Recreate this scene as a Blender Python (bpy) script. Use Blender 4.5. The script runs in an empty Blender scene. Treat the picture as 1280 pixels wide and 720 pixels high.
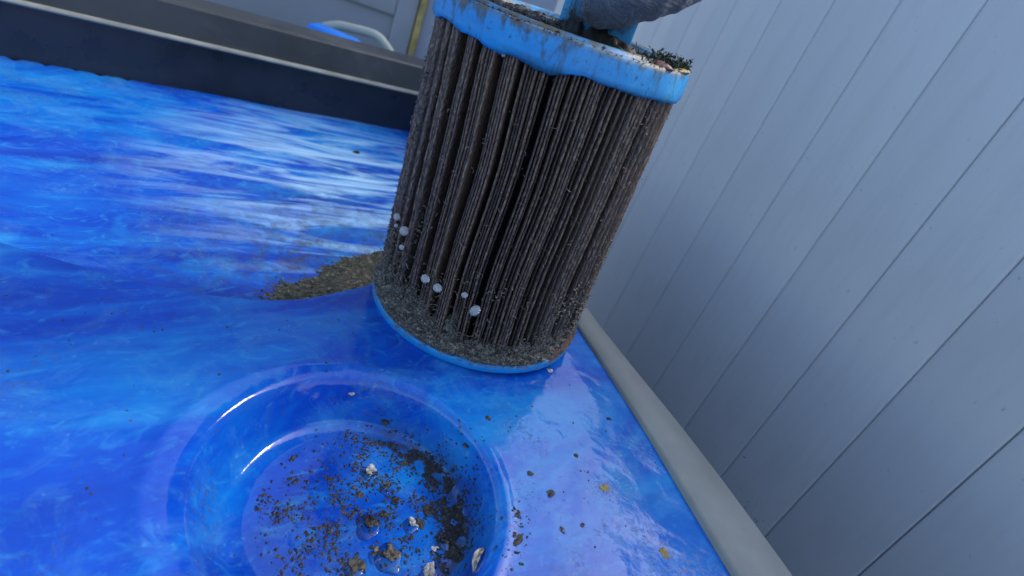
import bpy, bmesh, math, random
import numpy as np
from mathutils import Vector, Matrix, noise as mn

random.seed(7); rng = np.random.default_rng(7)
S = bpy.context.scene
C = S.collection

# ------------------------------------------------------------------ camera
CAM = np.array([0.0, 0.0, 0.2232]); FPX = 700.4
PITCH, ROLL = 0.4921, 0.4017
FW = np.array([0, math.cos(PITCH), -math.sin(PITCH)]); RX = np.array([1.0, 0, 0]); UX = np.cross(RX, FW)
R2 = math.cos(ROLL)*RX + math.sin(ROLL)*UX; U2 = -math.sin(ROLL)*RX + math.cos(ROLL)*UX
cd = bpy.data.cameras.new('camera'); cam = bpy.data.objects.new('camera', cd); C.objects.link(cam)
cam.matrix_world = Matrix(((R2[0], U2[0], -FW[0], CAM[0]), (R2[1], U2[1], -FW[1], CAM[1]), (R2[2], U2[2], -FW[2], CAM[2]), (0, 0, 0, 1)))
cd.sensor_width = 36; cd.lens = 36*FPX/1280; cd.clip_start = .01; cd.clip_end = 500
cd.dof.use_dof = True; cd.dof.focus_distance = .335; cd.dof.aperture_fstop = 9.0
S.camera = cam

# ------------------------------------------------------------------ light
SUN_AZ, SUN_EL = math.radians(52), math.radians(42)      # azimuth from +y towards +x
w = bpy.data.worlds.new('World'); S.world = w; w.use_nodes = True
wn = w.node_tree.nodes; wl = w.node_tree.links
sky = wn.new('ShaderNodeTexSky'); sky.sky_type = 'NISHITA'; sky.sun_disc = False
sky.sun_elevation = SUN_EL; sky.sun_rotation = SUN_AZ
sky.air_density = 1.1; sky.dust_density = 2.6; sky.ozone_density = 2.5
wl.new(sky.outputs[0], wn['Background'].inputs[0]); wn['Background'].inputs[1].default_value = 0.14
sd = bpy.data.lights.new('sun', 'SUN'); sun = bpy.data.objects.new('sun', sd); C.objects.link(sun)
sd.energy = 1.1; sd.angle = math.radians(16); sd.color = (1, .95, .88)
sdir = Vector((math.sin(SUN_AZ)*math.cos(SUN_EL), math.cos(SUN_AZ)*math.cos(SUN_EL), math.sin(SUN_EL)))
sun.rotation_euler = sdir.to_track_quat('Z', 'Y').to_euler(); sun.location = sdir*5
S.view_settings.view_transform = 'Standard'; S.view_settings.look = 'None'
S.view_settings.exposure = 1.3; S.view_settings.gamma = 1
S.render.engine = 'CYCLES'; S.cycles.max_bounces = 6; S.cycles.transparent_max_bounces = 12

# ------------------------------------------------------------------ helpers
def ray(x, y):
    d = FW*FPX + R2*(x-640) + U2*(360-y); return d/np.linalg.norm(d)
def on_plane(x, y, z=0.0):
    d = ray(x, y); return CAM + d*((z-CAM[2])/d[2])
def at_y(x, y, Y):
    d = ray(x, y); return CAM + d*((Y-CAM[1])/d[1])
def mesh(name, verts, faces, mat, parent=None, smooth=True, attr=None):
    m = bpy.data.meshes.new(name); m.from_pydata([tuple(map(float, v)) for v in verts], [], [tuple(map(int, f)) for f in faces]); m.update()
    if smooth: m.shade_smooth()
    if mat: m.materials.append(mat)
    o = bpy.data.objects.new(name, m); C.objects.link(o)
    if parent: o.parent = parent
    return o
def from_bm(name, bm, mat, parent=None, smooth=True):
    m = bpy.data.meshes.new(name); bm.to_mesh(m); bm.free()
    if smooth: m.shade_smooth()
    if mat: m.materials.append(mat)
    o = bpy.data.objects.new(name, m); C.objects.link(o)
    if parent: o.parent = parent
    return o
def empty(name, loc=(0, 0, 0)):
    o = bpy.data.objects.new(name, None); C.objects.link(o); o.location = loc; o.empty_display_size = .02; return o
def tag(o, label=None, cat=None, group=None, kind=None):
    for k, v in (('label', label), ('category', cat), ('group', group), ('kind', kind)):
        if v: o[k] = v
    return o
def gridfaces(nu, nv, wrap=False):
    f = []
    for i in range(nu if wrap else nu-1):
        j = (i+1) % nu
        for k in range(nv-1): f.append((i*nv+k, j*nv+k, j*nv+k+1, i*nv+k+1))
    return f
def box(bm, p0, p1, bev=.0, M=None):
    c = [(a+b)/2 for a, b in zip(p0, p1)]; s = [abs(b-a) for a, b in zip(p0, p1)]
    g = bmesh.ops.create_cube(bm, size=1, matrix=Matrix.Translation(c) @ Matrix.Diagonal((*s, 1)))
    vs = g['verts']
    if bev:
        es = list({e for v in vs for e in v.link_edges})
        r = bmesh.ops.bevel(bm, geom=es, offset=bev, segments=3, profile=.5, affect='EDGES'); vs = list({v for f in r['faces'] for v in f.verts} | {v for v in vs if v.is_valid})
    if M is not None: bmesh.ops.transform(bm, matrix=M, verts=[v for v in vs if v.is_valid])

class NT:
    def __init__(s, name):
        s.m = bpy.data.materials.new(name); s.m.use_nodes = True; s.t = s.m.node_tree; s.n = s.t.nodes; s.l = s.t.links
        s.b = s.n['Principled BSDF']; s.tc = s.n.new('ShaderNodeTexCoord'); s.co = s.tc.outputs['Object']
    def link(s, a, b): s.l.new(a, b)
    def mapped(s, scale=(1, 1, 1), rot=(0, 0, 0), co=None):
        co = co or s.co           # turn first, then stretch
        if any(rot):
            m = s.n.new('ShaderNodeMapping'); m.inputs['Rotation'].default_value = rot; s.link(co, m.inputs[0]); co = m.outputs[0]
        n = s.n.new('ShaderNodeMapping'); n.inputs['Scale'].default_value = scale; s.link(co, n.inputs[0]); return n.outputs[0]
    def noise(s, scale, detail=4, rough=.55, dist=0, co=None, out='Fac'):
        n = s.n.new('ShaderNodeTexNoise'); n.inputs['Scale'].default_value = scale; n.inputs['Detail'].default_value = detail
        n.inputs['Roughness'].default_value = rough; n.inputs['Distortion'].default_value = dist; s.link(co or s.co, n.inputs['Vector']); return n.outputs[out]
    def ramp(s, fac, stops, interp='LINEAR'):
        n = s.n.new('ShaderNodeValToRGB'); n.color_ramp.interpolation = interp; e = n.color_ramp.elements
        while len(e) < len(stops): e.new(.5)
        for q, (p, c) in zip(e, stops):
            q.position = p; q.color = (*c, 1) if len(c) == 3 else c
        s.link(fac, n.inputs[0]); return n.outputs[0]
    def val(s, fac, a, b, c=0, d=1):
        n = s.n.new('ShaderNodeMapRange'); n.inputs[1].default_value = a; n.inputs[2].default_value = b; n.inputs[3].default_value = c; n.inputs[4].default_value = d
        s.link(fac, n.inputs[0]); return n.outputs[0]
    def math(s, op, a, b=None):
        n = s.n.new('ShaderNodeMath'); n.operation = op
        for i, q in enumerate((a, b)):
            if q is None: continue
            if isinstance(q, (int, float)): n.inputs[i].default_value = q
            else: s.link(q, n.inputs[i])
        return n.outputs[0]
    def mix(s, fac, a, b, mode='MIX'):
        n = s.n.new('ShaderNodeMix'); n.data_type = 'RGBA'; n.blend_type = mode
        for i, q in ((0, fac), (6, a), (7, b)):
            if isinstance(q, (int, float)): n.inputs[i].default_value = q
            elif isinstance(q, tuple): n.inputs[i].default_value = (*q, 1)
            else: s.link(q, n.inputs[i])
        return n.outputs[2]
    def bump(s, h, strength=.5, dist=.001, prev=None):
        n = s.n.new('ShaderNodeBump'); n.inputs['Strength'].default_value = strength; n.inputs['Distance'].default_value = dist
        s.link(h, n.inputs['Height'])
        if prev: s.link(prev, n.inputs['Normal'])
        return n.outputs[0]
    def sep(s, co=None):
        n = s.n.new('ShaderNodeSeparateXYZ'); s.link(co or s.co, n.inputs[0]); return n.outputs
    def set(s, **k):
        for q, v in k.items():
            i = s.b.inputs[q.replace('_', ' ')]
            if isinstance(v, (int, float)): i.default_value = v
            elif isinstance(v, tuple): i.default_value = (*v, 1) if len(i.default_value) == 4 else v
            else: s.link(v, i)
        return s.m

# ------------------------------------------------------------------ materials
FCX, FCY = -.0255, .1855            # centre of the round recess floor
def mat_acrylic():
    t = NT('marbled_acrylic')
    def at(loc, sc=(1, 1, 1)):          # soft round mask about a place on the shell
        n = t.n.new('ShaderNodeMapping'); n.inputs['Location'].default_value = tuple(-l*k for l, k in zip(loc, sc)); n.inputs['Scale'].default_value = sc
        t.link(t.co, n.inputs[0]); d = t.n.new('ShaderNodeVectorMath'); d.operation = 'LENGTH'; t.link(n.outputs[0], d.inputs[0]); return d.outputs['Value']
    # marbled swirls of the moulded sheet, drawn out along one direction
    rot = (0, 0, math.radians(-48))
    a = t.noise(9, 9, .60, 1.6, t.mapped((.45, 1, 1), rot))
    b = t.noise(20, 6, .6, 1.2, t.mapped((.38, 1, 1), rot))
    c1 = t.ramp(a, [(.28, (.002, .026, .29)), (.47, (.003, .066, .46)), (.58, (.004, .140, .54)), (.72, (.012, .28, .62))])
    c2 = t.mix(t.val(b, .52, .74, 0, .55), c1, (.02, .33, .66))
    # wavy pale veins
    v = t.noise(55, 5, .55, 2.8, t.mapped((.6, 1, 1), rot))
    c2 = t.mix(t.val(v, .56, .72, 0, .30), c2, (.04, .38, .68))
    # paler turquoise marbling towards the rim, also painting in the pale sky reflection
    c2 = t.mix(t.math('MULTIPLY', t.val(at((.13, .26, 0), (1, 1, 0)), .20, .05), t.val(b, .32, .64, .10, .75)), c2, (.015, .25, .60))
    # bright drawn-out streaks on the far side: sky reflections painted into the colour
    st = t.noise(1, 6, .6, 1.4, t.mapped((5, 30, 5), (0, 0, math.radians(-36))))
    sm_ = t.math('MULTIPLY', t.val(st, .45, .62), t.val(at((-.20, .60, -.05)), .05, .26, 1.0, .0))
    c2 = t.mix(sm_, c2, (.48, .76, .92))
    # dried lime film, patchy, with drop marks
    d = t.noise(24, 9, .70, .8)
    dots = t.noise(300, 3, .6)
    film = t.math('ADD', t.val(d, .48, .74, 0, .21), t.math('MULTIPLY', t.val(dots, .60, .72, 0, .22), t.val(d, .42, .6)))
    col = t.mix(film, c2, (.16, .50, .66))
    # silt stains: along the foot of the recess wall, beside the sediment, faint smears elsewhere
    fr = at((FCX, FCY, 0), (1, 1, 0))
    ringm = t.math('MULTIPLY', t.val(fr, .044, .052), t.val(fr, .060, .055))
    side_ = t.val(at((FCX+.04, FCY+.035, 0), (1, 1, 0)), .075, .04)
    sn = t.noise(70, 9, .72, .6); fine = t.noise(420, 4, .7)
    stain = t.math('MULTIPLY', t.math('MULTIPLY', ringm, side_), t.val(sn, .36, .56, 0, .9))
    sed = t.math('MULTIPLY', t.val(at((-.14, .43, 0), (1, 1, 0)), .19, .05), t.val(sn, .44, .62, 0, .85))
    sm2 = t.math('MULTIPLY', t.val(t.noise(22, 5), .50, .66), t.val(fine, .52, .64, 0, .65))
    stain = t.math('MAXIMUM', t.math('MAXIMUM', stain, sed), sm2)
    stain = t.math('MULTIPLY', stain, t.val(fine, .30, .52))
    col = t.mix(stain, col, (.05, .045, .028))
    r = t.math('ADD', t.val(d, .3, .75, .05, .17), t.math('MULTIPLY', stain, .4))
    h1 = t.noise(26, 2, .4, .4); h2 = t.noise(260, 3, .5)
    n = t.bump(h2, .06, .0006, t.bump(t.noise(75, 3, .5, .8), 0.08, .0022, t.bump(h1, .30, .005)))
    n = t.bump(stain, .2, .0004, n)
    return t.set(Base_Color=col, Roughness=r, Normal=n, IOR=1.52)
def mat_plain(name, col, rough=.5, var=.25, scale=30, bump=.2, bdist=.001, metallic=0, dirt=None, dscale=60, dth=(.58, .75), damt=.7, **kw):
    t = NT(name)
    a = t.noise(scale, 5, .6)
    dk = tuple(c*(1-var) for c in col); lt = tuple(min(1, c*(1+var)) for c in col)
    c = t.ramp(a, [(.3, dk), (.7, lt)])
    if dirt: c = t.mix(t.val(t.noise(dscale, 7, .65, .5), dth[0], dth[1], 0, damt), c, dirt)
    n = t.bump(t.noise(scale*9, 4, .6), bump, bdist)
    return t.set(Base_Color=c, Roughness=t.val(t.noise(scale*2, 4), .3, .7, max(0, rough-.1), min(1, rough+.1)), Normal=n, Metallic=metallic, **kw)
def mat_board():
    t = NT('slate_blue_board')
    oi = t.n.new('ShaderNodeObjectInfo').outputs['Random']
    g = t.noise(1, 6, .6, .4, t.mapped((90, 90, 5))); d = t.noise(1, 6, .65, .6, t.mapped((14, 14, 3.5)))
    c = t.ramp(oi, [(0, (.56, .58, .615)), (1, (.61, .63, .66))])
    c = t.mix(t.val(g, .45, .75, 0, .35), c, (.51, .53, .565)); c = t.mix(t.val(d, .5, .78, 0, .4), c, (.42, .435, .455))
    c = t.mix(t.val(t.noise(160, 4), .68, .76, 0, .5), c, (.20, .22, .25))
    return t.set(Base_Color=c, Roughness=t.val(d, .3, .7, .42, .62), Normal=t.bump(g, .25, .0015))
def mat_pleat():
    t = NT('clogged_pleat_fabric')
    oi = t.n.new('ShaderNodeObjectInfo').outputs['Random']
    # fine rib weave with dried silt caught on it
    rib = t.noise(1, 2, .6, 0, t.mapped((640, 640, 330)))
    big = t.noise(28, 5, .6)
    base = t.ramp(oi, [(0, (.040, .023, .014)), (.5, (.068, .041, .026)), (1, (.105, .066, .042))])
    base = t.mix(t.val(big, .40, .72, 0, .5), base, (.034, .029, .026))
    xyz = t.sep(); rad = t.math('SQRT', t.math('ADD', t.math('MULTIPLY', xyz[0], xyz[0]), t.math('MULTIPLY', xyz[1], xyz[1])))
    crest = t.val(rad, .0722, .0746, .12, 1)
    silt = t.mix(t.math('MULTIPLY', t.val(rib, .44, .64, .08, .80), crest), base, (.34, .225, .150))
    # pale dried flecks
    fl = t.noise(620, 2, .5, 0, t.mapped((1, 1, .55)))
    fm = t.math('MULTIPLY', t.val(fl, .66, .74), t.val(t.noise(45, 3), .5, .62))
    col = t.mix(t.math('MULTIPLY', fm, .7), silt, (.36, .33, .29))
    n = t.bump(rib, .8, .0011, t.bump(t.noise(160, 4), .5, .0012))
    return t.set(Base_Color=col, Roughness=t.val(big, .3, .7, .26, .48), Normal=n, Specular_IOR_Level=.6)
def mat_sludge():
    t = NT('dried_sludge')
    a = t.noise(1, 4, .65, 1.5, t.mapped((330, 330, 700))); b = t.noise(90, 5)
    c = t.ramp(b, [(.3, (.026, .023, .019)), (.6, (.070, .060, .046)), (.8, (.12, .10, .07))])
    c = t.mix(t.val(a, .50, .62, 0, .8), c, (.40, .345, .26))
    return t.set(Base_Color=c, Roughness=.36, Normal=t.bump(a, 1, .0012, t.bump(b, .8, .002)))
def mat_cap():
    t = NT('azure_end_cap')
    z = t.sep()[2]
    a = t.noise(40, 5, .6)
    c = t.ramp(a, [(.3, (.005, .21, .52)), (.55, (.008, .28, .62)), (.8, (.05, .38, .70))])
    # grime: specks everywhere, a tide line of dried silt along the upper edge
    g = t.noise(1, 6, .7, .6, t.mapped((110, 110, 45)))
    tide = t.val(z, .1965, .2035)
    th = t.math('ADD', g, t.math('MULTIPLY', tide, .13))
    c = t.mix(t.val(th, .56, .68, 0, .85), c, (.05, .042, .025))
    c = t.mix(t.val(t.noise(16, 5, .6), .50, .72, 0, .28), c, (.20, .44, .62))
    o = t.noise(30, 5, .6)
    c = t.mix(t.math('MULTIPLY', t.val(z, .2005, .2035), t.val(o, .42, .6, 0, .8)), c, (.17, .13, .05))
    c = t.mix(t.val(t.noise(300, 4, .65), .60, .70, 0, .75), c, (.03, .05, .08))
    c = t.mix(t.math('MULTIPLY', t.val(z, .1925, .1885), t.val(t.noise(60, 5), .40, .60, 0, .8)), c, (.012, .07, .10))
    return t.set(Base_Color=c, Roughness=t.val(a, .3, .7, .42, .6), Normal=t.bump(g, .35, .0012, t.bump(a, .3, .002)))
def mat_lowcap():
    t = NT('azure_bottom_cap')
    a = t.noise(60, 5, .6)
    c = t.ramp(a, [(.3, (.004, .21, .56)), (.7, (.008, .29, .68))])
    c = t.mix(t.val(t.noise(140, 6, .7), .62, .74, 0, .8), c, (.03, .04, .05))
    return t.set(Base_Color=c, Roughness=.38, Normal=t.bump(a, .3, .001))
def mat_grip():
    t = NT('grimy_azure_grip')
    a = t.noise(50, 5, .6); z = t.sep()[2]
    c = t.ramp(a, [(.3, (.006, .17, .44)), (.7, (.03, .30, .60))])
    g = t.math('ADD', t.noise(95, 7, .7, .8), t.val(z, .224, .202, 0, .16))
    c = t.mix(t.val(g, .54, .66, 0, .95), c, (.016, .014, .011)); c = t.mix(t.val(t.noise(330, 4, .65), .60, .70, 0, .7), c, (.10, .09, .065))
    return t.set(Base_Color=c, Roughness=.45, Normal=t.bump(g, .6, .0015))
def mat_chips(name, stops, rough=.45, sc=300):
    t = NT(name)
    oi = t.n.new('ShaderNodeObjectInfo').outputs['Random']
    a = t.noise(sc, 4, .6)
    f = t.math('ADD', a, t.math('MULTIPLY', t.math('SUBTRACT', oi, .5), .3))
    return t.set(Base_Color=t.ramp(f, stops), Roughness=rough, Normal=t.bump(t.noise(sc*3, 3), .6, .0006))
def mat_water():
    t = NT('water_film')
    t.set(Base_Color=(.85, .92, 1.0), Roughness=.03, IOR=1.33, Transmission_Weight=1.0)
    tr = t.n.new('ShaderNodeBsdfTransparent'); gl = t.n.new('ShaderNodeBsdfGlossy'); gl.inputs['Roughness'].default_value = .04
    fr = t.n.new('ShaderNodeFresnel'); fr.inputs['IOR'].default_value = 1.4
    mx = t.n.new('ShaderNodeMixShader'); t.link(fr.outputs[0], mx.inputs[0]); t.link(tr.outputs[0], mx.inputs[1]); t.link(gl.outputs[0], mx.inputs[2])
    
    t.link(mx.outputs[0], t.n['Material Output'].inputs[0]); return t.m
def mat_bead():
    t = NT('milky_bead')
    c = t.ramp(t.noise(330, 4, .6, .6), [(.32, (.58, .56, .52)), (.66, (.92, .90, .86))])
    return t.set(Base_Color=c, Roughness=.12, IOR=1.38, Transmission_Weight=.6, Subsurface_Weight=.2, Subsurface_Radius=(.004, .004, .004), Subsurface_Scale=.5)
def mat_glove():
    t = NT('slate_glove_knit')
    a = t.noise(60, 5, .6, .5); f = t.noise(1, 4, .6, .8, t.mapped((900, 700, 900)))
    c = t.ramp(a, [(.3, (.026, .038, .062)), (.7, (.054, .074, .115))])
    c = t.mix(t.val(f, .55, .75, 0, .35), c, (.12, .135, .165))
    n = t.bump(f, .5, .0006, t.bump(t.noise(55, 5, .6, 1.6, t.mapped((1, .5, 1.6))), 1.0, .009))
    return t.set(Base_Color=c, Roughness=.75, Normal=n, Sheen_Weight=.25, Sheen_Roughness=.5)
M = dict(acrylic=mat_acrylic(), grip=mat_grip(), pleat=mat_pleat(), sludge=mat_sludge(), cap=mat_cap(), lowcap=mat_lowcap(), water=mat_water(), bead=mat_bead(), glove=mat_glove(),
    strip=mat_plain('grey_rim_plastic', (.245, .245, .215), .6, .2, 18, .25, .0008, dirt=(.15, .145, .115), dscale=14, damt=.5),
    cabinet=mat_plain('grey_cabinet', (.16, .17, .18), .6, .2, 12),
    board=mat_board(),
    backing=mat_plain('dark_backing', (.24, .26, .30), .8),
    trimlow=mat_plain('navy_black_plastic', (.012, .017, .028), .32, .3, 12, .1, dirt=(.05, .06, .07), dscale=22, damt=.3),
    trimtop=mat_plain('charcoal_plastic', (.032, .037, .041), .5, .3, 10, .2, dirt=(.13, .135, .13), dscale=9, dth=(.55, .75), damt=.5),
    lip=mat_plain('dusty_lip', (.22, .23, .21), .6, .3, 30),
    panel=mat_plain('grey_door_paint', (.33, .355, .40), .5, .08, 6, .1),
    panel2=mat_plain('lavender_grey_paint', (.36, .39, .49), .5, .08, 6, .1),
    gold=mat_plain('ochre_edge', (.46, .36, .12), .45, .5, 25, .2, dirt=(.25, .24, .2), dscale=18, damt=.8),
    pale=mat_plain('pale_beige_plastic', (.42, .43, .37), .5, .12, 20),
    bluepl=mat_plain('bright_blue_plastic', (.02, .20, .75), .35, .1, 20),
    concrete=mat_plain('concrete', (.26, .255, .245), .85, .2, 5, .4, .003),
    core=mat_plain('black_core', (.006, .006, .006), .8, .3, 50),
    grime=mat_chips('black_grime', [(.3, (.006, .006, .005)), (.55, (.018, .016, .011)), (.75, (.08, .07, .045))], .6, 400),
    silt=mat_chips('dark_silt', [(.3, (.007, .007, .006)), (.52, (.025, .022, .016)), (.72, (.14, .12, .08))], .5, 420),
    sand=mat_chips('olive_sediment', [(.30, (.018, .018, .011)), (.5, (.085, .078, .046)), (.70, (.32, .29, .19))], .75, 260),
    chip=mat_chips('wet_brown_chip', [(.36, (.008, .007, .006)), (.56, (.034, .027, .018)), (.76, (.20, .165, .115))], .35, 380),
    palechip=mat_chips('pale_chip', [(.3, (.12, .11, .09)), (.5, (.42, .40, .35)), (.7, (.75, .74, .70))], .5, 380),
    fibre=mat_chips('pale_fibre', [(.3, (.08, .066, .05)), (.7, (.42, .36, .27))], .7, 300),
    moss=mat_chips('dark_moss', [(.3, (.008, .014, .008)), (.55, (.030, .045, .022)), (.8, (.10, .13, .07))], .7, 400),
    leafred=mat_chips('red_brown_leaf', [(.3, (.07, .022, .018)), (.7, (.20, .075, .06))], .5, 200),
    rust=mat_chips('rusty_scrap', [(.3, (.05, .02, .012)), (.7, (.20, .10, .07))], .6, 200),
    ochre=mat_chips('ochre_leaf', [(.3, (.12, .08, .02)), (.7, (.36, .26, .07))], .6, 200),
)

# ------------------------------------------------------------------ ground
g = 30
tag(mesh('ground', [(-g, -g, -.9), (g, -g, -.9), (g, g, -.9), (-g, g, -.9)], [(0, 1, 2, 3)], M['concrete']), kind='structure')

# ------------------------------------------------------------------ tub
tub = tag(empty('tub', (0, .3, -.9)), 'blue marbled acrylic tub with a grey rim and a round filter recess', 'tub')
TO = Vector((0, .3, -.9))
def to_tub(o): o.parent = tub; o.matrix_parent_inverse = Matrix.Translation(-TO)
BC = np.array([-.0365, .1770]); FC = np.array([FCX, FCY]); BR, BFR, BZ = .0795, .0525, -.030       # round recess
edge_in = [(-.30, .994), (-.2685, .9418), (-.236, .888), (-.204, .8348), (-.1715, .781), (-.139, .7272), (-.1065, .6734), (-.074, .6196), (-.0415, .5658), (-.009, .512), (.0235, .458), (.057, .402), (.090, .349), (.1165, .306), (.138, .268), (.163, .222), (.188, .174), (.212, .126), (.236, .074), (.259, .02), (.28, -.04), (.30, -.1), (.33, -.2), (.36, -.3), (.42, -.5)]
def spline(pts, n):
    P = np.array(pts, float); d = np.r_[0, np.cumsum(np.linalg.norm(np.diff(P, axis=0), axis=1))]
    Q = np.vstack([2*P[0]-P[1], P, 2*P[-1]-P[-2]]); out = []
    for s in np.linspace(0, d[-1], n):
        i = min(max(np.searchsorted(d, s, 'right')-1, 0), len(P)-2); t = (s-d[i])/(d[i+1]-d[i])
        a, b, c, e = Q[i], Q[i+1], Q[i+2], Q[i+3]
        out.append(.5*((2*b)+(c-a)*t+(2*a-5*b+4*c-e)*t*t+(-a+3*b-3*c+e)*t**3))
    return np.array(out)
shelf_edge = spline([(.30, .60), (.06, .535), (-.03, .485), (-.076, .42), (-.0935, .345), (-.104, .322), (-.128, .286), (-.175, .257), (-.25, .236), (-.37, .215), (-.55, .17), (-1.1, .0)], 150)
def sdist(X, Y, poly):
    if X.size == 1:      # one point: all segments at once
        a = poly[:-1]; e = poly[1:]-a; x, y = float(X.ravel()[0]), float(Y.ravel()[0])
        t = np.clip(((x-a[:, 0])*e[:, 0]+(y-a[:, 1])*e[:, 1])/(e*e).sum(1), 0, 1)
        d = np.hypot(x-a[:, 0]-t*e[:, 0], y-a[:, 1]-t*e[:, 1]); i = int(d.argmin())
        return np.full(X.shape, d[i]*np.sign(e[i, 0]*(y-a[i, 1])-e[i, 1]*(x-a[i, 0])))
    best = np.full(X.shape, 1e9); sg = np.zeros(X.shape)
    for a, b in zip(poly[:-1], poly[1:]):
        e = b-a; L2 = e@e; t = np.clip(((X-a[0])*e[0]+(Y-a[1])*e[1])/L2, 0, 1)
        dx, dy = X-(a[0]+t*e[0]), Y-(a[1]+t*e[1]); d = np.hypot(dx, dy)
        s = np.sign(e[0]*(Y-a[1])-e[1]*(X-a[0])); m = d < best-1e-9
        best = np.where(m, d, best); sg = np.where(m, s, sg)
    return best*sg
def sm(t): t = np.clip(t, 0, 1); return t*t*(3-2*t)
CH = -.05
RT = np.linspace(0, 1, 80); _sl = np.interp(RT, [0, .10, .24, .30, .62, .70, .78, 1], [0, .30, .6, 2.0, 2.0, .6, .35, 0]); RZ = np.r_[0, np.cumsum((_sl[1:]+_sl[:-1])/2)]; RZ = BZ*(1-RZ/RZ[-1])
def tub_z(X, Y):
    d = sdist(X, Y, shelf_edge)             # negative = channel side (right of travel direction)
    d = -d
    # rounded brow then slope down to the channel floor
    z = CH*sm((d+.003)/.034)
    # round recess: rounded shoulder, steep wall, fillet, flat floor; radial parameter from floor circle to brim circle
    px, py = X-FC[0], Y-FC[1]; r = np.hypot(px, py)+1e-9; ux, uy = px/r, py/r
    ox, oy = BC[0]-FC[0], BC[1]-FC[1]; pd = ux*ox+uy*oy; ro = pd+np.sqrt(np.maximum(BR**2-(ox*ox+oy*oy)+pd*pd, 1e-9))
    t = np.clip((r-BFR)/(ro-BFR), 0, 1)
    zz = np.interp(t, RT, RZ)
    bead = .0007*np.exp(-((r-ro-.0015)/.0035)**2)
    z = z+zz+bead; zz = 0; bead = 0
    und = .0009*np.sin(X*21+1.3*np.sin(Y*17))*np.sin(Y*19+.7)
    return z+zz+bead+und
def lines(segs):
    o = [segs[0][0]]
    for a, b, n in segs: o += list(np.linspace(a, b, n+1)[1:])
    return np.array(o)
xs = lines([(-1.25, -.5, 40), (-.5, -.125, 90), (-.125, .06, 220), (.06, .18, 70), (.18, .56, 40)])
ys = lines([(-.55, .06, 60), (.06, .27, 230), (.27, .5, 90), (.5, 1.06, 90)])
X, Y = np.meshgrid(xs, ys, indexing='ij'); Z = tub_z(X, Y)
def side(poly): return sdist(X, Y, np.array(poly, float))
mid = [(a[0]+.008, a[1]+.005) for a in edge_in]
TA, TB = np.array([-1.25, -.02]), np.array([-.205, .895])    # far trim base line
tdir = (TB-TA)/np.linalg.norm(TB-TA); tnor = np.array([-tdir[1], tdir[0]])
sr = side(mid); sl = (X-TA[0])*tnor[0]+(Y-TA[1])*tnor[1]
fs = [f for f in gridfaces(len(xs), len(ys))]
srf, slf = sr.ravel(), sl.ravel(); keepsign = np.sign(side(mid)[150, 120])
fs = [f for f in fs if srf[f[0]]*keepsign > -.002 and slf[f[0]] < .004]
V = np.stack([X.ravel(), Y.ravel(), Z.ravel()], 1); used = np.unique(np.array(fs)); rm = -np.ones(len(V), int); rm[used] = np.arange(len(used))
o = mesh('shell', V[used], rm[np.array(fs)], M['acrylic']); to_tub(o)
# rim strip: an extruded flat bar with rounded edges that follows the acrylic edge
ei = spline(edge_in, 160); tg = np.gradient(ei, axis=0); tg /= np.linalg.norm(tg, axis=1)[:, None]
wdt = np.interp(ei[:, 1], [-.5, .15, .268, .306, .349, .402, .85, 1.0], [.05, .046, .037, .033, .028, .0235, .02, .02])
eo = ei+np.stack([-tg[:, 1], tg[:, 0]], 1)*wdt[:, None]
prof = [(0, -.010), (0, .0022), (.06, .0040), (.5, .0046), (.93, .0040), (1, .0012), (1, -.016)]
vs = []
for a, b in zip(ei, eo):
    for u, z in prof: q = a+(b-a)*u; vs.append((q[0], q[1], z))
o = mesh('rim', vs, gridfaces(160, len(prof)), M['strip']); to_tub(o)
vs = []
for a, b in zip(ei, eo):
    for u, z in ((-.012, -.075), (-.010, -.030), (.004, -.004), (.05, .0005)): q = a+(b-a)*u; vs.append((q[0], q[1], z))
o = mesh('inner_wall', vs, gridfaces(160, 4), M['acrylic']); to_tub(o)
# cabinet skirt below the rim
vs = []
for a, b in zip(ei, eo):
    q = a+(b-a)*.8
    for z in (-.012, -.45, -.9): vs.append((q[0], q[1], z))
o = mesh('skirt', vs, gridfaces(160, 3), M['cabinet']); to_tub(o)
# the other sides of the body, down to the ground
ci = [(-1.25, -.02), (-1.25, -.55), (.56, -.55)]
vs = []; 
for x, y in ci:
    for z in (.0, -.9): vs.append((x, y, z))
o = mesh('skirt', vs, gridfaces(3, 2), M['cabinet'], smooth=False); to_tub(o)
# far trim: dark inner upright, dusty lip, charcoal upper band
def along(name, pr, mat, n=40):
    vs = []
    for i in range(n):
        q = TA+(TB+tdir*.06-TA)*i/(n-1)
        for off, z in pr: p_ = q+tnor*off; vs.append((p_[0], p_[1], z))
    o = mesh(name, vs, gridfaces(n, len(pr)), mat, smooth=False); to_tub(o); return o
along('inner_upright', [(-.002, -.062), (.0, -.03), (.003, .0085)], M['trimlow'])
along('lip', [(.004, .007), (-.005, .0082), (-.006, .0100), (-.005, .0118), (.012, .0128)], M['lip'])
along('upper_band', [(.003, .0122), (.006, .030), (.009, .0455), (.013, .048), (.06, .049), (.06, -.9)], M['trimtop'])

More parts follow.
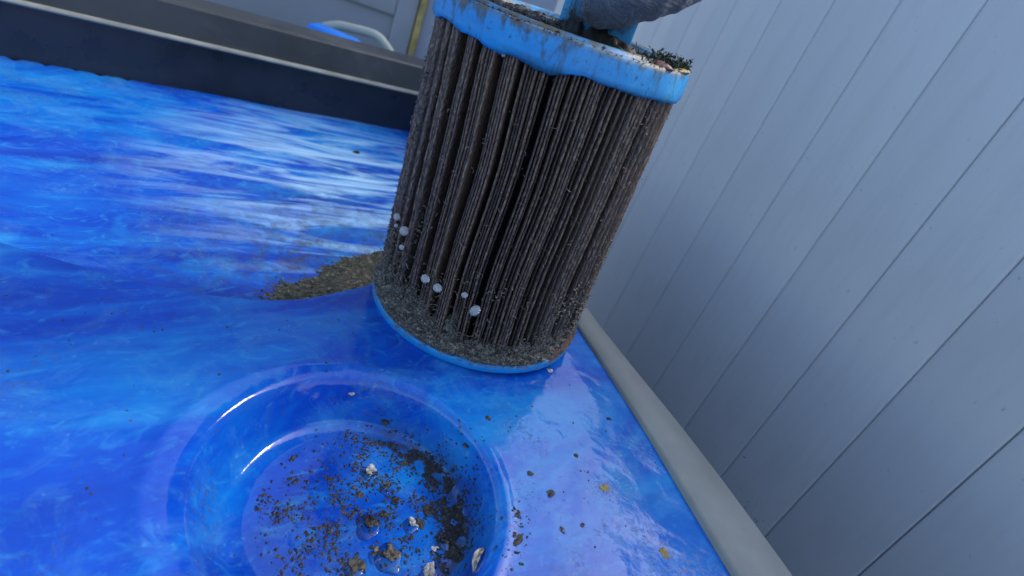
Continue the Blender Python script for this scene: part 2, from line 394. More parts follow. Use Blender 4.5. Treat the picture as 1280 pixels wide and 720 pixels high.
# sediment heap lying in the channel along the foot of the ledge
gx, gy = np.meshgrid(np.linspace(-.40, -.02, 150), np.linspace(.22, .60, 150), indexing='ij')
gd = -sdist(gx, gy, shelf_edge); gz = tub_z(gx, gy); vs = []; sedtop = []
for a, b, d_, z in zip(gx.ravel(), gy.ravel(), gd.ravel(), gz.ravel()):
    n1 = mn.fractal(Vector((a*24, b*24, 3.1)), .9, 2.1, 5)
    c_ = math.exp(-((a+.135)/.085)**2-((b-.40)/.085)**2)*1.15+.32*math.exp(-((a+.27)/.09)**2)*math.exp(-((d_-.035)/.03)**2)
    e_ = c_*math.exp(-((d_-.040)/.038)**2)+.34*n1-.40
    if d_ < .012: e_ = -.5
    hh = max(-.004, min(.0085, .011*e_))+(.0009*mn.noise(Vector((a*330, b*330, 0))) if e_ > 0 else 0)
    vs.append((a, b, z+hh))
    if hh > -.0009: sedtop.append(vs[-1])
o = mesh('sediment', vs, gridfaces(150, 150), M['sand']); tag(o, 'olive grey sandy sediment lying in the tub beside the filter', 'sediment', kind='stuff')
sedv = np.array(sedtop)

# small lumps: shared generator for scattered grit -> one mesh
def lumps(name, items, mat, parent=None, flat=.6):
    vs, fs = [], []
    base = [(1, 0, 0), (.31, .95, 0), (-.81, .59, 0), (-.81, -.59, 0), (.31, -.95, 0), (0, 0, 1), (0, 0, -1)]
    bf = [(0, 1, 5), (1, 2, 5), (2, 3, 5), (3, 4, 5), (4, 0, 5), (1, 0, 6), (2, 1, 6), (3, 2, 6), (4, 3, 6), (0, 4, 6)]
    for x, y, z, s in items:
        k = len(vs); a = random.uniform(0, 6.28); ca, sa = math.cos(a), math.sin(a); ex = random.uniform(.5, 1.4)
        for px, py, pz in base:
            j = random.uniform(.6, 1.35); px, py, pz = px*j*ex, py*j, pz*flat*j
            vs.append((x+s*(px*ca-py*sa), y+s*(px*sa+py*ca), z+s*pz))
        fs += [(a_+k, b_+k, c_+k) for a_, b_, c_ in bf]
    return mesh(name, vs, fs, mat, parent, smooth=False)
it = []
for _ in range(2600):
    v = sedv[random.randrange(len(sedv))]; it.append((v[0]+random.gauss(0, .0035), v[1]+random.gauss(0, .0035), v[2]+.0002, random.choice((.0004, .0006, .0008, .0013))))
tag(lumps('sediment_grains', it, M['sand']), 'loose coarse grains over the olive sediment beside the filter', 'grains', kind='stuff')

# ------------------------------------------------------------------ board wall on the right, door panels at the back
PSI = math.radians(62); D0 = .75; WTOP, WBOT = .60, -.9
wn_ = np.array([math.sin(PSI), math.cos(PSI)]); wt = np.array([math.cos(PSI), -math.sin(PSI)])   # towards the right of the picture
def wall_s(az): return D0*math.tan(math.radians(az)-PSI)
s0 = wall_s(15.18); bw = (wall_s(19.6)-wall_s(11.43))/2
fence = tag(empty('board_wall', (float(wn_[0]*D0), float(wn_[1]*D0), WBOT)), 'slate blue vertical board wall standing beyond the tub rim', 'wall')
FO = Vector((float(wn_[0]*D0), float(wn_[1]*D0), WBOT))
rotw = Matrix(((wt[0], wn_[0], 0), (wt[1], wn_[1], 0), (0, 0, 1)))       # local x along the wall, y away from camera
def fpart(o): o.parent = fence; return o
W4 = rotw.to_4x4()
bm = bmesh.new(); box(bm, (-bw/2+.0006, 0, .03), (bw/2-.0006, .018, WTOP-WBOT), .0024)
bmesh.ops.transform(bm, matrix=W4, verts=bm.verts)
b0 = from_bm('board', bm, M['board'], fence)
fpart(b0)
idx = range(-24, 12); first = True
for i in idx:
    o = b0 if first else b0.copy()
    if not first: C.objects.link(o)
    first = False
    q = wt*(s0+(i+.5)*bw); o.location = (float(q[0]), float(q[1]), random.uniform(-.003, .003))
    o.rotation_euler = (0, 0, random.uniform(-.006, .006))
bm = bmesh.new(); box(bm, (s0-24*bw, .0205, .02), (s0+12*bw, .05, WTOP-WBOT-.02)); bmesh.ops.transform(bm, matrix=W4, verts=bm.verts)
from_bm('backing_rail', bm, M['backing'], fence, False)

# back door panels: plane facing the camera
DPSI = math.radians(-24); DD = 1.42
dn = np.array([math.sin(DPSI), math.cos(DPSI)]); dt = np.array([math.cos(DPSI), -math.sin(DPSI)])
def d_s(az): return DD*math.tan(math.radians(az)-DPSI)
DR = Matrix(((dt[0], dn[0], 0), (dt[1], dn[1], 0), (0, 0, 1))).to_4x4()
door = tag(empty('panelled_door', (float(dn[0]*DD), float(dn[1]*DD), -.9)), 'grey panelled door with an ochre edge strip behind the black tub trim', 'door')
def dbox(name, s0_, s1_, z0, z1, y0, y1, mat, bev=.003):
    bm = bmesh.new(); box(bm, (s0_, y0, z0+.9), (s1_, y1, z1+.9), bev); bmesh.ops.transform(bm, matrix=DR, verts=bm.verts)
    return from_bm(name, bm, mat, door)
sg = d_s(-17.75)
dbox('door_leaf', sg-.95, sg-.008, -.9, 1.35, .014, .05, M['panel'])
dbox('stile', sg-.055, sg-.009, -.9, 1.35, .004, .013, M['panel'])
dbox('rail', sg-.95, sg-.056, .030, .085, .004, .013, M['panel'])
dbox('rail', sg-.95, sg-.056, -.36, -.30, .004, .013, M['panel'])
dbox('edge_strip', sg-.007, sg+.007, -.9, 1.35, -.004, .05, M['gold'], .002)
dbox('side_panel', sg+.008, sg+.30, -.9, 1.35, .010, .05, M['panel2'])

# bent pale handle standing up behind the trim, and a blue tub lid edge
def tube(name, pts, rad, mat, n=10, parent=None, flat=1.0):
    P = [Vector(p) for p in pts]; vs, fs = [], []
    up = Vector((0, 0, 1))
    for i, p in enumerate(P):
        t = (P[min(i+1, len(P)-1)]-P[max(i-1, 0)]).normalized(); a = t.cross(up if abs(t.z) < .95 else Vector((0, 1, 0))).normalized(); b = t.cross(a)
        r = rad[i] if isinstance(rad, (list, tuple)) else rad
        for k in range(n): an = 2*math.pi*k/n; vs.append(p+a*math.cos(an)*r*flat+b*math.sin(an)*r)
    fs = [(i*n+k, i*n+(k+1) % n, (i+1)*n+(k+1) % n, (i+1)*n+k) for i in range(len(P)-1) for k in range(n)]
    fs += [tuple(range(n))[::-1], tuple(range((len(P)-1)*n, len(P)*n))]
    return mesh(name, vs, fs, mat, parent)
HY = 1.08
hp = [at_y(x, y, HY) for x, y in ((385, 60), (400, 37), (420, 32), (440, 35.5), (460, 40.5), (472, 45.5), (480, 54), (488, 66), (497, 84), (505, 102))]
hs = spline(hp, 40)
o = tube('grab_handle', [tuple(q) for q in hs], .0082, M['pale'], 12); tag(o, 'pale beige bent handle bar showing above the black tub trim', 'handle')
bp = at_y(428, 56, 1.0)
bm = bmesh.new(); box(bm, (bp[0]-.075, bp[1], -.02), (bp[0]+.018, bp[1]+.05, bp[2]+.012), .012)
o = from_bm('plastic_tub', bm, M['bluepl']); tag(o, 'corner of a bright blue plastic box behind the black tub trim', 'box')

# ------------------------------------------------------------------ filter cartridge
FB = Vector((-.0205, .3650, .0003)); ax = Vector((-.0477, -.0165, 1)).normalized()
u_ = ax.cross(Vector((0, 1, 0))).normalized(); v_ = ax.cross(u_)          # local x: towards the left of the picture, local y: towards the camera
FM = Matrix((( -u_.x, -v_.x, ax.x, FB.x), (-u_.y, -v_.y, ax.y, FB.y), (-u_.z, -v_.z, ax.z, FB.z), (0, 0, 0, 1)))   # x right, y away, z up the axis
filt = tag(empty('filter_cartridge'), 'dirty pleated filter cartridge with bright blue end caps standing on the tub ledge', 'filter')
filt.matrix_world = FM
PR, PH0, PH1 = .0750, .0045, .190
RC = .0770; CAPZ0, CAPZ1 = .1880, .2045
# pleats: two different groupings of the folds, blended from foot to head
NP = 166
rl = random.Random(5); gap = np.ones((NP, 4)); k = 0
while k < NP:
    n = rl.choice((1, 2, 3, 4, 4, 5, 6)); k += n
    if k-1 < NP:
        big = rl.choice((.7, 1.1, 1.6, 2.3, 3.4)); gap[k-1] += [big*rl.uniform(.55, .95), big*rl.uniform(.8, 1.1), big*rl.uniform(.9, 1.15), big*rl.uniform(.75, 1.05)]
gap *= np.array([rl.uniform(.92, 1.08) for _ in range(NP)])[:, None]
tot = gap.sum(0); gap = gap/tot*2*math.pi; CUM = np.vstack([np.zeros(4), np.cumsum(gap, 0)[:-1]])
CUM -= CUM.mean(0)-CUM.mean()
PITCHP = [2*math.pi/t_ for t_ in tot]
def lay(k, t):
    f = (1-t)*3; i = min(int(f), 2); m = f-i; m = m*m*(3-2*m); return CUM[k, i]*(1-m)+CUM[k, i+1]*m, PITCHP[i]*(1-m)+PITCHP[i+1]*m
NZ = 46
tt = np.linspace(0, 1, NZ)
for k in range(NP):
    vs = []
    dep = random.choice((0, 0, .0004, .0008, .0014, .003)) ; wob = random.uniform(0, 50); bl = random.uniform(-.15, .15)
    prof = [(-.030, .5), (-.012, .85), (-.0030, .97), (-.0008, .74), (0, 0.0), (-.0008, -.74), (-.0030, -.97), (-.012, -.85), (-.030, -.5)]
    # local pitch -> half thickness of the fold
    for i, t in enumerate(tt):
        th, pit = lay(k, t)
        th += .0040*mn.noise(Vector((k*.35, t*2.4, 2.0)))+.0022*mn.noise(Vector((wob, t*16, 0)))+.0010*mn.noise(Vector((wob, t*60, 4)))
        z = PH0+(PH1-PH0)*t
        rr = PR-dep-.0010*abs(mn.noise(Vector((wob, t*9, 5))))+.00035*mn.noise(Vector((wob, t*75, 9)))
        hw = pit*PR*.45*(1+.12*mn.noise(Vector((wob, t*40, 3))))
        for dr, hf in prof:
            r = rr+dr; a = th+hf*hw/PR
            vs.append((r*math.sin(a), -r*math.cos(a), z))
    mesh('pleat', vs, gridfaces(NZ, 9), M['pleat'], filt)
def lathe(name, prof, mat, parent, n=160, mod=None):
    vs = []
    for i in range(n):
        a = 2*math.pi*i/n
        for j, (r, z) in enumerate(prof):
            if mod: r, z = mod(a, j, r, z)
            vs.append((r*math.sin(a), -r*math.cos(a), z))
    return mesh(name, vs, gridfaces(n, len(prof), True), mat, parent)
lathe('core', [(.050, .004), (.050, .19)], M['core'], filt, 48)
lathe('bottom_cap', [(.0, .0004), (.068, .0004), (.0752, .0006), (.0766, .0014), (RC+.0004, .0028), (RC+.0002, .0062), (.0764, .0074), (.073, .0076), (.04, .0076)], M['lowcap'], filt, 200,
      lambda a, j, r, z: (r+.0003*mn.noise(Vector((math.sin(a)*6, math.cos(a)*6, j*.3))), z+(.0004*mn.noise(Vector((math.sin(a)*9, math.cos(a)*9, 7))) if j > 3 else 0)))
def capmod(a, j, r, z):
    s, c = math.sin(a), math.cos(a)
    if j < 4:     # ragged cast lower edge
        q = mn.noise(Vector((s*5, c*5, 1.7)))*.0030+mn.noise(Vector((s*17, c*17, 4)))*.0016+mn.noise(Vector((s*45, c*45, 8)))*.0006
        # the two drips seen left of centre and in the middle
        aa = (a+math.pi) % (2*math.pi)-math.pi
        q += .0026*math.exp(-((aa-.45)/.22)**2)-.0014*math.exp(-((aa-.10)/.12)**2)+.0014*math.exp(-((aa+.85)/.10)**2)+.0034*math.exp(-((aa+1.5)/.45)**2)-.0010*math.exp(-((aa-1.4)/.4)**2)
        z += q*(1, 1, .8, .4)[j]
    r += .0002*mn.noise(Vector((s*8, c*8, z*90)))
    return r, z
top = lathe('top_cap', [(.060, CAPZ0+.003), (.0742, CAPZ0+.0006), (RC-.0003, CAPZ0+.0002), (RC+.0003, CAPZ0+.0018), (RC+.0003, .193), (RC, .1975), (RC-.0001, 0.2015), (RC-.0008, 0.2035), (RC-.0022, 0.2044),
    (.0725, 0.2042), (.0712, 0.2028), (.0700, 0.2018), (.0615, 0.2016), (.0600, 0.2024), (.0590, 0.2045), (.0570, 0.2050), (.0552, 0.2042), (.0545, 0.2022), (.030, 0.2018), (.001, 0.2018)], M['cap'], filt, 260, capmod)
# grip in the middle of the cap: a flat upright with a cross bar
bm = bmesh.new(); box(bm, (-.004, -.021, 0.2015), (.038, -.009, .262), .003)
box(bm, (-.022, -.024, .2621), (.055, -.004, .276), .004)
gp = from_bm('grip', bm, M['grip'], top)

# sludge caked round the foot
def sl_h(a):
    a = (a+math.pi) % (2*math.pi)-math.pi
    return .012+.020*math.exp(-((a+.70)/.50)**2)+.006*math.exp(-((a+.1)/.2)**2)+.007*math.exp(-((a-.95)/.5)**2)+.010*math.exp(-((abs(a)-2.6)/.6)**2)
vs = []; NA, NH = 420, 26
for i in range(NA):
    a = 2*math.pi*i/NA; s, c = math.sin(a), math.cos(a); h = sl_h(a)*(1+.55*mn.fractal(Vector((s*9, c*9, 2)), .9, 2, 4))
    for k in range(NH):
        t = k/(NH-1); z = .0074+.0005*mn.noise(Vector((s*7, c*7, 5)))+h*t
        n1 = mn.fractal(Vector((s*.075*150, c*.075*150, z*230)), .8, 2.1, 5); n2 = mn.noise(Vector((s*.075*700, c*.075*700, z*1100)))
        r = PR+.0014-.0050*t**1.3+.0046*n1+.0011*n2
        r = min(r, RC-.0004+.0022*min(1, 4*t))
        vs.append((r*s, -r*c, z))
o = mesh('sludge', vs, gridfaces(NA, NH, True), M['sludge'], filt); o['kind'] = 'stuff'
# fibres and lint on sludge and pleats
vs, fs = [], []
def strand(pts, w_):
    k = len(vs)
    for i, p in enumerate(pts):
        nrm = Vector((p.x, p.y, 0)).normalized(); t = (pts[min(i+1, len(pts)-1)]-pts[max(i-1, 0)]).normalized(); sd_ = t.cross(nrm)
        vs.extend((p+sd_*w_, p-sd_*w_, p+nrm*w_*1.2))
    for i in range(len(pts)-1):
        for a_, b_ in ((0, 2), (2, 1), (1, 0)): fs.append((k+i*3+a_, k+i*3+b_, k+i*3+3+b_, k+i*3+3+a_))
for _ in range(1700):
    a = random.uniform(-1.9, 1.9)
    if random.random() < .72: z = .006+sl_h(a)*random.random()**1.3*1.15; r0 = PR+.0026-.003*min(1, (z-.006)/sl_h(a))
    else: z = random.uniform(.02, .18) if random.random() < .5 else random.uniform(.02, .06); r0 = PR+.0004
    L = random.uniform(.001, .0042); dirn = random.gauss(0, .7); pts = []; aa, zz = a, z
    for q in range(5):
        pts.append(Vector((r0*math.sin(aa), -r0*math.cos(aa), zz))+Vector((math.sin(aa), -math.cos(aa), 0))*random.uniform(0, .0006))
        dirn += random.gauss(0, .45); aa += math.cos(dirn)*L/4/PR; zz += math.sin(dirn)*L/4
    strand(pts, random.uniform(.00008, .00022))
o = mesh('fibres', vs, fs, M['fibre'], filt); o['kind'] = 'stuff'
# grit stuck on the folds
it = []
vsg = []
def cyl_items(n, arange, zr, smin, smax, r0):
    out = []
    for _ in range(n):
        a = random.uniform(*arange); z = random.uniform(*zr); out.append((r0*math.sin(a), -r0*math.cos(a), z, random.uniform(smin, smax)))
    return out
def clots():
    out = []
    for _ in range(26):                      # matted clumps bridging neighbouring folds
        a0 = random.choice((random.uniform(-1.3, -.2), random.uniform(-1.4, 1.4))); z0 = random.choice((random.uniform(.025, .07), random.uniform(.03, .18)))
        for _ in range(random.randint(10, 34)):
            a = a0+random.gauss(0, .028); z = z0+random.gauss(0, .0045); r = PR-abs(random.gauss(0, .0009)); out.append((r*math.sin(a), -r*math.cos(a), z, random.uniform(.0004, .0011)))
    return out
o = lumps('grit', cyl_items(260, (-1.7, 1.7), (.02, .185), .0002, .0006, PR+.0002)+cyl_items(260, (-1.2, -.2), (.02, .06), .0003, .0008, PR)+cyl_items(160, (1.0, 1.7), (.015, .11), .0004, .0013, PR-.0002)+cyl_items(110, (1.15, 1.5), (.02, .055), .0007, .0019, PR)+cyl_items(120, (-1.6, -.9), (.02, .14), .0004, .0013, PR-.0002)+clots(), M['sludge'], filt, .8); o['kind'] = 'stuff'
# rusty scrap under the folds at the right foot
vs = []
for i in range(14):
    a = .98+.42*i/13; zz = .0052+.0005*i
    for k in range(4): r = PR+.0026-.0009*k+.0004*mn.noise(Vector((i*.9, k, 0))); vs.append((r*math.sin(a), -r*math.cos(a), zz+.0022*k))
mesh('rusty_scrap', vs, gridfaces(14, 4), M['rust'], filt)
# grime on the cap
it = []
def ring(n, r0, r1, a0, a1, z, s0_, s1_):
    for _ in range(n):
        a = random.uniform(a0, a1); r = random.uniform(r0, r1); it.append((r*math.sin(a), -r*math.cos(a), z+random.uniform(0, .0006), random.uniform(s0_, s1_)))
ring(900, .0605, .0705, -2.2, 2.2, 0.2020, .0003, .0011)
ring(260, .0590, .0720, -.9, .3, 0.2026, .0004, .0016)
ring(900, .014, .054, -2.6, 2.6, 0.2022, .0003, .0013)
for _ in range(700):
    a = random.gauss(-.55, .5); r = abs(random.gauss(.036, .012)); it.append((r*math.sin(a), -r*math.cos(a), 0.2022+abs(random.gauss(0, .0011)), random.uniform(.0004, .0015)))
for _ in range(420):
    x = random.uniform(-.006, .042); it.append((x, -.0225+random.gauss(0, .004), 0.2022+abs(random.gauss(0, .0010)), random.uniform(.0004, .0017)))
ring(240, .0745, .0770, -1.5, 1.5, 0.2038, .0002, .0006)
o = lumps('grime', it, M['grime'], top); o['kind'] = 'stuff'
vs = []                                       # wet mud lying on the cap under the loose grit
for i in range(180):
    a = 2*math.pi*i/180; s_, c_ = math.sin(a), math.cos(a)
    for k in range(30):
        r = .010+.0615*k/29; p_ = Vector((s_*r, c_*r, 0))
        hgt = .0030*mn.fractal(p_*95, .9, 2.1, 5)+.0010*mn.noise(p_*420)+.0010*math.exp(-((r-.036)/.018)**2)-.0006
        heap = .0065*math.exp(-((r*s_-.018)/.026)**2-((-r*c_+.026)/.0065)**2)*(1+.9*mn.fractal(p_*140, .9, 2.1, 4))
        vs.append((r*s_, -r*c_, .2020+max(-.0012, min(.0042, hgt))+heap))
o = mesh('mud', vs, gridfaces(180, 30, True), M['grime'], top); o['kind'] = 'stuff'

def wpt(a, z, r): return FM @ Vector((r*math.sin(a), -r*math.cos(a), z))
def f_hit(x, y, R):
    inv = FM.inverted(); o_ = inv @ Vector(CAM); d_ = inv.to_3x3() @ Vector(ray(x, y))
    A = d_.x**2+d_.y**2; B = o_.x*d_.x+o_.y*d_.y; Cc = o_.x**2+o_.y**2-R*R; D = B*B-A*Cc
    t = (-B-math.sqrt(max(D, 0)))/A; return FM @ (o_+d_*t)

# moss tuft on the right shoulder of the cap, red-brown scrap, ochre scrap
def blades(name, centre_fn, n, mat, smin, smax):
    vs, fs = [], []
    for _ in range(n):
        c = centre_fn(); L = random.uniform(smin, smax); d = Vector((random.gauss(0, .6), random.gauss(0, .6), abs(random.gauss(.5, .5)))).normalized(); s = d.orthogonal().normalized(); s = Matrix.Rotation(random.uniform(0, 6.28), 3, d) @ s; w_ = L*random.uniform(.18, .35)
        k = len(vs); vs += [c-s*w_*.4, c+s*w_*.4, c+d*L*.5+s*w_, c+d*L*.5-s*w_, c+d*L+d.cross(s)*w_]; fs += [(k, k+1, k+2, k+3), (k+3, k+2, k+4)]
    return mesh(name, vs, fs, mat, smooth=False)
def mossc():
    a = random.gauss(1.30, .22); r = random.uniform(.055, .075); return wpt(a, 0.2026+abs(random.gauss(0, .0024)), r)
tag(blades('moss_tuft', mossc, 1500, M['moss'], .0008, .0026), 'dark green moss tuft growing on the right shoulder of the top cap', 'moss')
def strip_leaf(name, a0, a1, r0, r1, z, mat, lift=.002):
    vs = []
    for i in range(12):
        a = a0+(a1-a0)*i/11; w_ = math.sin(math.pi*(i+.4)/11.8)
        for k in range(5):
            r = (r0+r1)/2+(r1-r0)/2*w_*(k/2-1); zz = z+lift*w_*(1-(k/2-1)**2)+.0006*mn.noise(Vector((i*.5, k*.5, z*100)))
            vs.append(wpt(a, zz, r))
    o = mesh(name, vs, gridfaces(12, 5), mat); m = o.modifiers.new('thickness', 'SOLIDIFY'); m.thickness = .0006; return o
tag(strip_leaf('leaf_scrap', .84, 1.03, .064, .0775, 0.2038, M['leafred']), 'red brown leaf scrap on the edge of the top cap', 'leaf')
tag(strip_leaf('leaf_scrap', 1.04, 1.42, .071, .0775, 0.2038, M['ochre'], .0010), 'ochre leaf strip along the right edge of the top cap', 'leaf')
# white sliver just under the top cap
p_ = f_hit(630, 67, PR+.0012)
bm = bmesh.new(); bmesh.ops.create_icosphere(bm, subdivisions=2, radius=1)
for v in bm.verts: v.co = Vector((v.co.x*.0007*(1.3-.5*v.co.z), v.co.y*.0005, v.co.z*.0019))
o = from_bm('paint_flake', bm, M['palechip']); o.location = p_; tag(o, 'tiny white flake stuck just below the top cap', 'flake')

# milky beads stuck in the folds
beads = [(496, 271, 9, 'upper milky bead at the left edge of the pleats'), (495, 282, 5, 'small dull bead just under the upper left bead'), (505, 288.5, 12, 'largest grey milky bead near the left edge of the filter'),
    (502, 309, 7, 'dull grey bead below the largest left bead'), (531.5, 348.5, 12, 'round greyish bead left of the bright white bead'), (547, 360, 11.5, 'bright white round bead between two dark pleat gaps'),
    (581, 369, 8.5, 'small grey bead above the egg shaped bead'), (594, 388, 12.5, 'white egg shaped bead lowest on the filter')]
for i, (x, y, px, lab) in enumerate(beads):
    p_ = f_hit(x, y, PR+.0012); dist = (p_-Vector(CAM)).length; r = px/2*dist/FPX*.97
    bm = bmesh.new(); bmesh.ops.create_icosphere(bm, subdivisions=3, radius=r)
    el = 1.3 if i == 7 else 1.05
    for v in bm.verts: v.co *= 1+.14*mn.noise(v.co*260+Vector((i*7, 0, 0)))+.05*mn.noise(v.co*900+Vector((i*7, 0, 0))); v.co.z *= el; v.co.y *= .85
    o = from_bm('bead', bm, M['bead']); o.location = p_; o.rotation_euler = (0, .35, 0); tag(o, lab, 'bead', 'milky beads stuck to the pleats')

# ------------------------------------------------------------------ gloved hand holding the grip
def at_d(x, y, d): q = CAM+ray(x, y)*d; return Vector(q)
hv, he, hr = [], [], []
def node(p, r, prev=None):
    hv.append(Vector(p)); hr.append(r); k = len(hv)-1
    if prev is not None: he.append((prev, k))
    return k
def frm(q): return Vector(FM @ Vector(q))
Rv, Uv, Fv = Vector(R2), Vector(U2), Vector(FW)
wr0 = at_d(1010, -330, .47)
palm = node(at_d(905, -150, .43), .026)                     # root
wrist = node(at_d(985, -250, .45), .027, palm); fore = node(at_d(1090, -400, .47), .034, wrist); node(at_d(1230, -600, .50), .042, fore)
def finger(base, pts, rad):
    pr_ = node(base, rad[0]*1.05, palm)
    for p, r in zip(pts, rad): pr_ = node(p, r, pr_)
# index: crosses in front of the grip, tip to the left
finger(at_d(905, -62, .385), [at_d(868, -26, .354), at_d(832, -9, .336), at_d(795, 3, .327), at_d(758, 8, .324), at_d(727, 4, .327)], [.0125, .0118, .0117, .0125, .0130, .0120])
up = Vector((.0, .004, .0245))
for j, k in ((1, 1.0), (2, 2.0), (3, 2.9)):
    b = at_d(905, -62, .385)+up*k+Vector((.004, .006, 0))*k
    sh = (1.06, 1.0, .82)[j-1]; tip = [at_d(868, -24, .356), at_d(832, -8, .340), at_d(797, 4, .332), at_d(765, 8, .329), at_d(740, 7, .331)]
    pts = [b+(q+up*k-b)*sh if i > 2 else q+up*k for i, q in enumerate(tip)]
    finger(b, pts, [r*(1.02, .98, .88)[j-1] for r in (.0122, .0114, .0112, .0112, .0108, .009)])
# thumb behind the grip
th0 = at_d(900, -110, .44)
finger(th0, [at_d(868, -70, .43), at_d(835, -45, .412), at_d(800, -34, .398), at_d(772, -30, .392)], [.0150, .0140, .0125, .0120, .0100])
m = bpy.data.meshes.new('gloved_hand'); m.from_pydata([tuple(v) for v in hv], he, []); m.update()
hand = bpy.data.objects.new('gloved_hand', m); C.objects.link(hand)
sk = hand.modifiers.new('skin', 'SKIN'); sk.use_smooth_shade = True
for d_, r in zip(m.skin_vertices[0].data, hr): d_.radius = (r, r); d_.use_root = False
m.skin_vertices[0].data[0].use_root = True
m.materials.append(M['glove'])
ss = hand.modifiers.new('smooth', 'SUBSURF'); ss.levels = 4; ss.render_levels = 4
tx = bpy.data.textures.new('glove_folds', 'CLOUDS'); tx.noise_scale = .011; tx.noise_depth = 2
dm = hand.modifiers.new('folds', 'DISPLACE'); dm.texture = tx; dm.texture_coords = 'GLOBAL'; dm.strength = .0035; dm.mid_level = .5
tag(hand, 'hand in a slate grey work glove holding the grip of the top cap', 'gloved hand')

# ------------------------------------------------------------------ debris on the acrylic
def surf(x, y):
    """point on the tub surface seen at a picture position"""
    z = 0.0
    for _ in range(12):
        q = on_plane(x, y, z); z = .5*z+.5*float(tub_z(np.array([q[0]]), np.array([q[1]]))[0])
    return on_plane(x, y, z)
def chip(x, y, px, mat, name, label, cat, asp=1.0, ang=None, group=None, thick=.22):
    q = surf(x, y); dist = np.linalg.norm(q-CAM); r = px/2*dist/FPX*.88
    bm = bmesh.new(); bmesh.ops.create_icosphere(bm, subdivisions=3, radius=1)
    ph = Vector((x*.37, y*.53, 0))
    for v in bm.verts:
        v.co *= .95*(1+.85*mn.noise(v.co*1.2+ph)+.35*mn.noise(v.co*3.0+ph)+.10*mn.noise(v.co*8+ph)); v.co.x *= r*asp**.5; v.co.y *= r/asp**.5*1.25; v.co.z *= r*thick
    o = from_bm(name, bm, mat, smooth=False); o.location = Vector(q)+Vector((0, 0, r*thick*.25)); o.rotation_euler = (random.uniform(-.2, .2), random.uniform(-.2, .2), random.uniform(0, 6.28) if ang is None else ang)
    return tag(o, label, cat, group)
def puddle(x, y, px, dx=0, dy=0):
    q = surf(x+dx, y+dy); dist = np.linalg.norm(q-CAM); r = px/2*dist/FPX; vs = [(0, 0, r*.10)]; n = 26; fs = []
    ph = random.uniform(0, 50)
    for j, (k, z) in enumerate(((.55, .085), (.85, .05), (1, 0), (1.04, -.04))):
        for i in range(n):
            a = 2*math.pi*i/n; rr = r*k*(1+.45*mn.noise(Vector((math.cos(a)*1.1, math.sin(a)*1.1, ph)))); vs.append((rr*math.cos(a), rr*math.sin(a)*1.15, r*z))
    for i in range(n): fs.append((0, 1+i, 1+(i+1) % n))
    for j in range(3):
        for i in range(n): a_, b_ = 1+j*n+i, 1+j*n+(i+1) % n; fs.append((a_, a_+n, b_+n, b_))
    o = mesh('water_drop', vs, fs, M['water']); o.location = Vector(q)+Vector((0, 0, .00025)); return o
DB = 'debris chips in the round recess'
rows = [  # x, y, px, kind, label, aspect, puddle px
    (463, 587, 13, 'p', 'white and black flake at the upper left of the recess floor', 1.2, 16),
    (482, 527, 9, 'd', 'dark speck high on the recess wall', 1, 0),
    (483, 606, 8, 'c', 'small brown chip below the white and black flake', 1, 12),
    (462, 651, 17, 'c', 'large brown grey chip at the left of the recess floor', 1.1, 28),
    (479, 643, 12, 'c', 'round brown chip right of the large brown grey chip', 1, 0),
    (488, 693, 20, 'c', 'largest wet chip with a white tip low in the recess', 1.3, 30),
    (537, 714, 15, 'p', 'pale oval flake at the bottom edge of the recess', 1.5, 18),
    (516, 652, 10, 'p', 'pale chip in a water drop in the middle of the recess', .6, 18),
    (526, 654, 12, 'd', 'dark chip right of the pale chip in the recess', 1, 0),
    (557, 673, 15, 'c', 'brown lump in the lower right of the recess floor', 1.2, 20),
    (562, 692, 17, 'd', 'dark lump below the brown lump in the recess', 1.1, 0),
    (535, 638, 14, 'd', 'dark ragged clump in the recess floor silt', 1.2, 0),
    (494, 625, 11, 'c', 'brown chip alone in the centre of the recess floor', 1.1, 0),
    (450, 619, 8, 'c', 'small tan chip left of centre in the recess', 1, 0),
    (543, 687, 8, 'p', 'small pale flake between the dark lumps and the oval flake', 1.4, 0),
    (446, 706, 18, 'd', 'dark chip at the lower left of the recess', 1.2, 22),
    (470, 690, 9, 'c', 'small brown chip left of the largest wet chip', 1, 14),
    (505, 580, 8, 'd', 'dark chip under the silt line of the recess', 1, 0),
    (440, 492, 7, 'p', 'white flake above the recess on the far left', 1, 0),
    (609, 522, 7, 'd', 'dark crumb on the ledge right of the recess rim', 1, 0),
    (582, 557, 7, 'd', 'dark crumb on the upper right wall of the recess', 1, 0),
    (688, 617, 10, 'd', 'dark oval crumb on the open ledge', 1.5, 0),
    (663, 592, 7, 'd', 'small crumb above the dark oval crumb', 1, 0),
    (703, 662, 8, 'c', 'brown crumb low on the open ledge', .8, 0),
    (728, 657, 6, 'c', 'small brown crumb right of the low brown crumb', 1, 0),
    (831, 694, 12, 'o', 'ochre flake near the rim at the lower right of the ledge', 1.8, 0),
    (756, 611, 11, 'o', 'faint olive flake in the middle of the open ledge', 1.6, 0),
    (648, 676, 12, 'd', 'dark ragged crumb row right of the recess rim', .5, 0),
    (647, 644, 8, 'd', 'dark crumb above the dark ragged crumb row', 1.6, 0),
    (687, 463, 9, 'p', 'pale chip on the ledge beside the foot of the filter', 1.3, 0),
    (761, 523, 6, 'd', 'dark speck on the ledge nearest the grey rim', 1.4, 0),
    (720, 570, 6, 'd', 'dark speck on the pale reflecting part of the ledge', 1.4, 0),
    (445, 190, 9, 'd', 'dark clot on the far blue tub wall', 1.6, 0),
]
mk = dict(d='grime', c='chip', p='palechip', o='ochre')
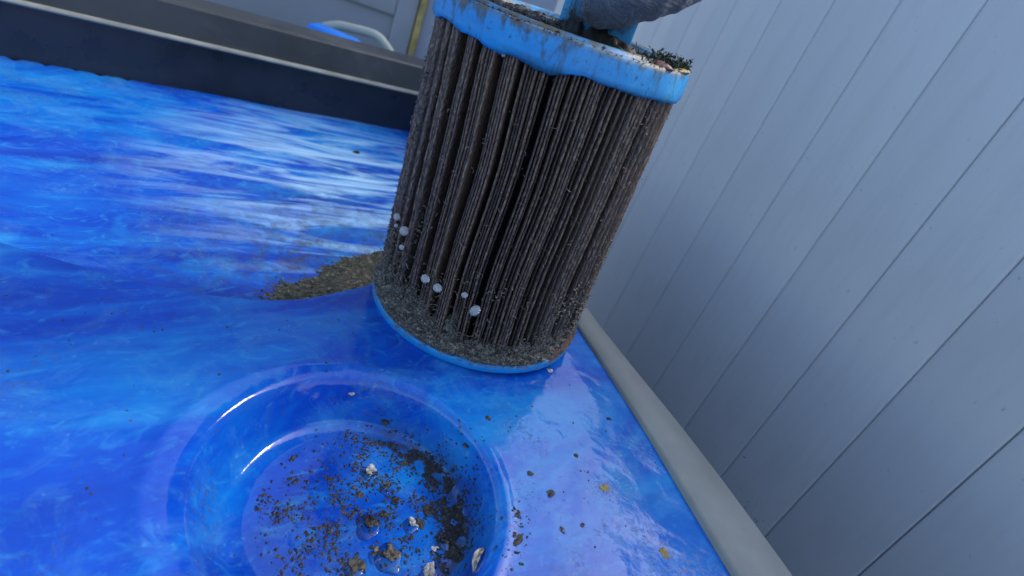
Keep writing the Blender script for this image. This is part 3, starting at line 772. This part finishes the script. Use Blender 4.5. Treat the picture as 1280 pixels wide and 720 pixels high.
for x, y, px, k, lab, asp, pud in rows:
    inb = 438 <= x <= 600 and y > 500
    chip(x, y, px, M[mk[k]], 'debris_chip', lab, 'debris', asp, None, DB if inb else 'crumbs on the blue ledge')
    if pud:
        o = puddle(x, y, pud, -2, 5); tag(o, 'water drop around the '+lab.split(' in ')[0].split(' at ')[0].split(' low ')[0], 'water drop', 'water drops in the round recess')
# curled pale leaf sliver on the recess rim
q0, q1 = surf(602, 690), surf(590, 718); vs = []
ln = Vector(q1-q0); sidev = ln.cross(Vector((0, 0, 1))).normalized()
for i in range(16):
    t = i/15; wd = .0017*math.sin(math.pi*(.08+.9*t))**.8
    for k in range(5):
        e = k/2-1; vs.append(Vector(q0)+ln*t+sidev*(wd*e+.0016*math.sin(t*3.4))+Vector((0, 0, .0012+.0020*e*e+.0012*math.sin(t*5))))
o = mesh('leaf_sliver', vs, gridfaces(16, 5), M['palechip']); sm_ = o.modifiers.new('thickness', 'SOLIDIFY'); sm_.thickness = .0004
tag(o, 'curled pale leaf sliver lying across the recess rim', 'leaf')

# fine silt, one mass
it = []
def put(x, y, s):
    it.append((x, y, 0, s))
def rs(): return random.choice((.00012, .00015, .00018, .0002, .00025, .0003, .0004, .0006, .0009))
for _ in range(13000):      # silt line along the foot of the recess wall
    a = random.gauss(.70, .60); r = BFR+.001+random.gauss(0, .0040)-abs(random.gauss(0, .004))
    if mn.noise(Vector((math.cos(a)*6, math.sin(a)*6, r*160))) < -.12: continue
    put(FC[0]+r*math.cos(a), FC[1]+r*math.sin(a), rs())
for _ in range(11000):      # patches over the floor
    a = random.uniform(0, 6.28); r = BFR*math.sqrt(random.random())*.95; x, y = FC[0]+r*math.cos(a), FC[1]+r*math.sin(a)
    if mn.noise(Vector((x*85, y*85, 7.7))) < .12 and random.random() > .14: continue
    put(x, y, rs())
for _ in range(1900):       # loose specks over the ledge
    x, y = random.uniform(-.40, .2), random.uniform(.08, .33)
    if mn.noise(Vector((x*30, y*30, 2.2))) < .05 and random.random() > .25: continue
    put(x, y, random.choice((.00013, .00018, .00022, .0003, .00045, .0007)))
for _ in range(160):
    q = surf(random.gauss(645, 9), random.gauss(680, 26)); put(q[0], q[1], rs())
for _ in range(160):
    q = surf(random.gauss(756, 9), random.gauss(612, 7)); put(q[0], q[1], .00022)
for _ in range(160):
    q = surf(random.gauss(660, 12), random.gauss(618, 14)); put(q[0], q[1], .0002)
xy = np.array(it); zz_ = tub_z(xy[:, 0], xy[:, 1])
it = [(a[0], a[1], z_+a[3]*.15, a[3]) for a, z_ in zip(xy, zz_)]
tag(lumps('silt', it, M['silt'], None, .5), 'fine dark silt specks scattered over the recess and the blue ledge', 'silt', kind='stuff')
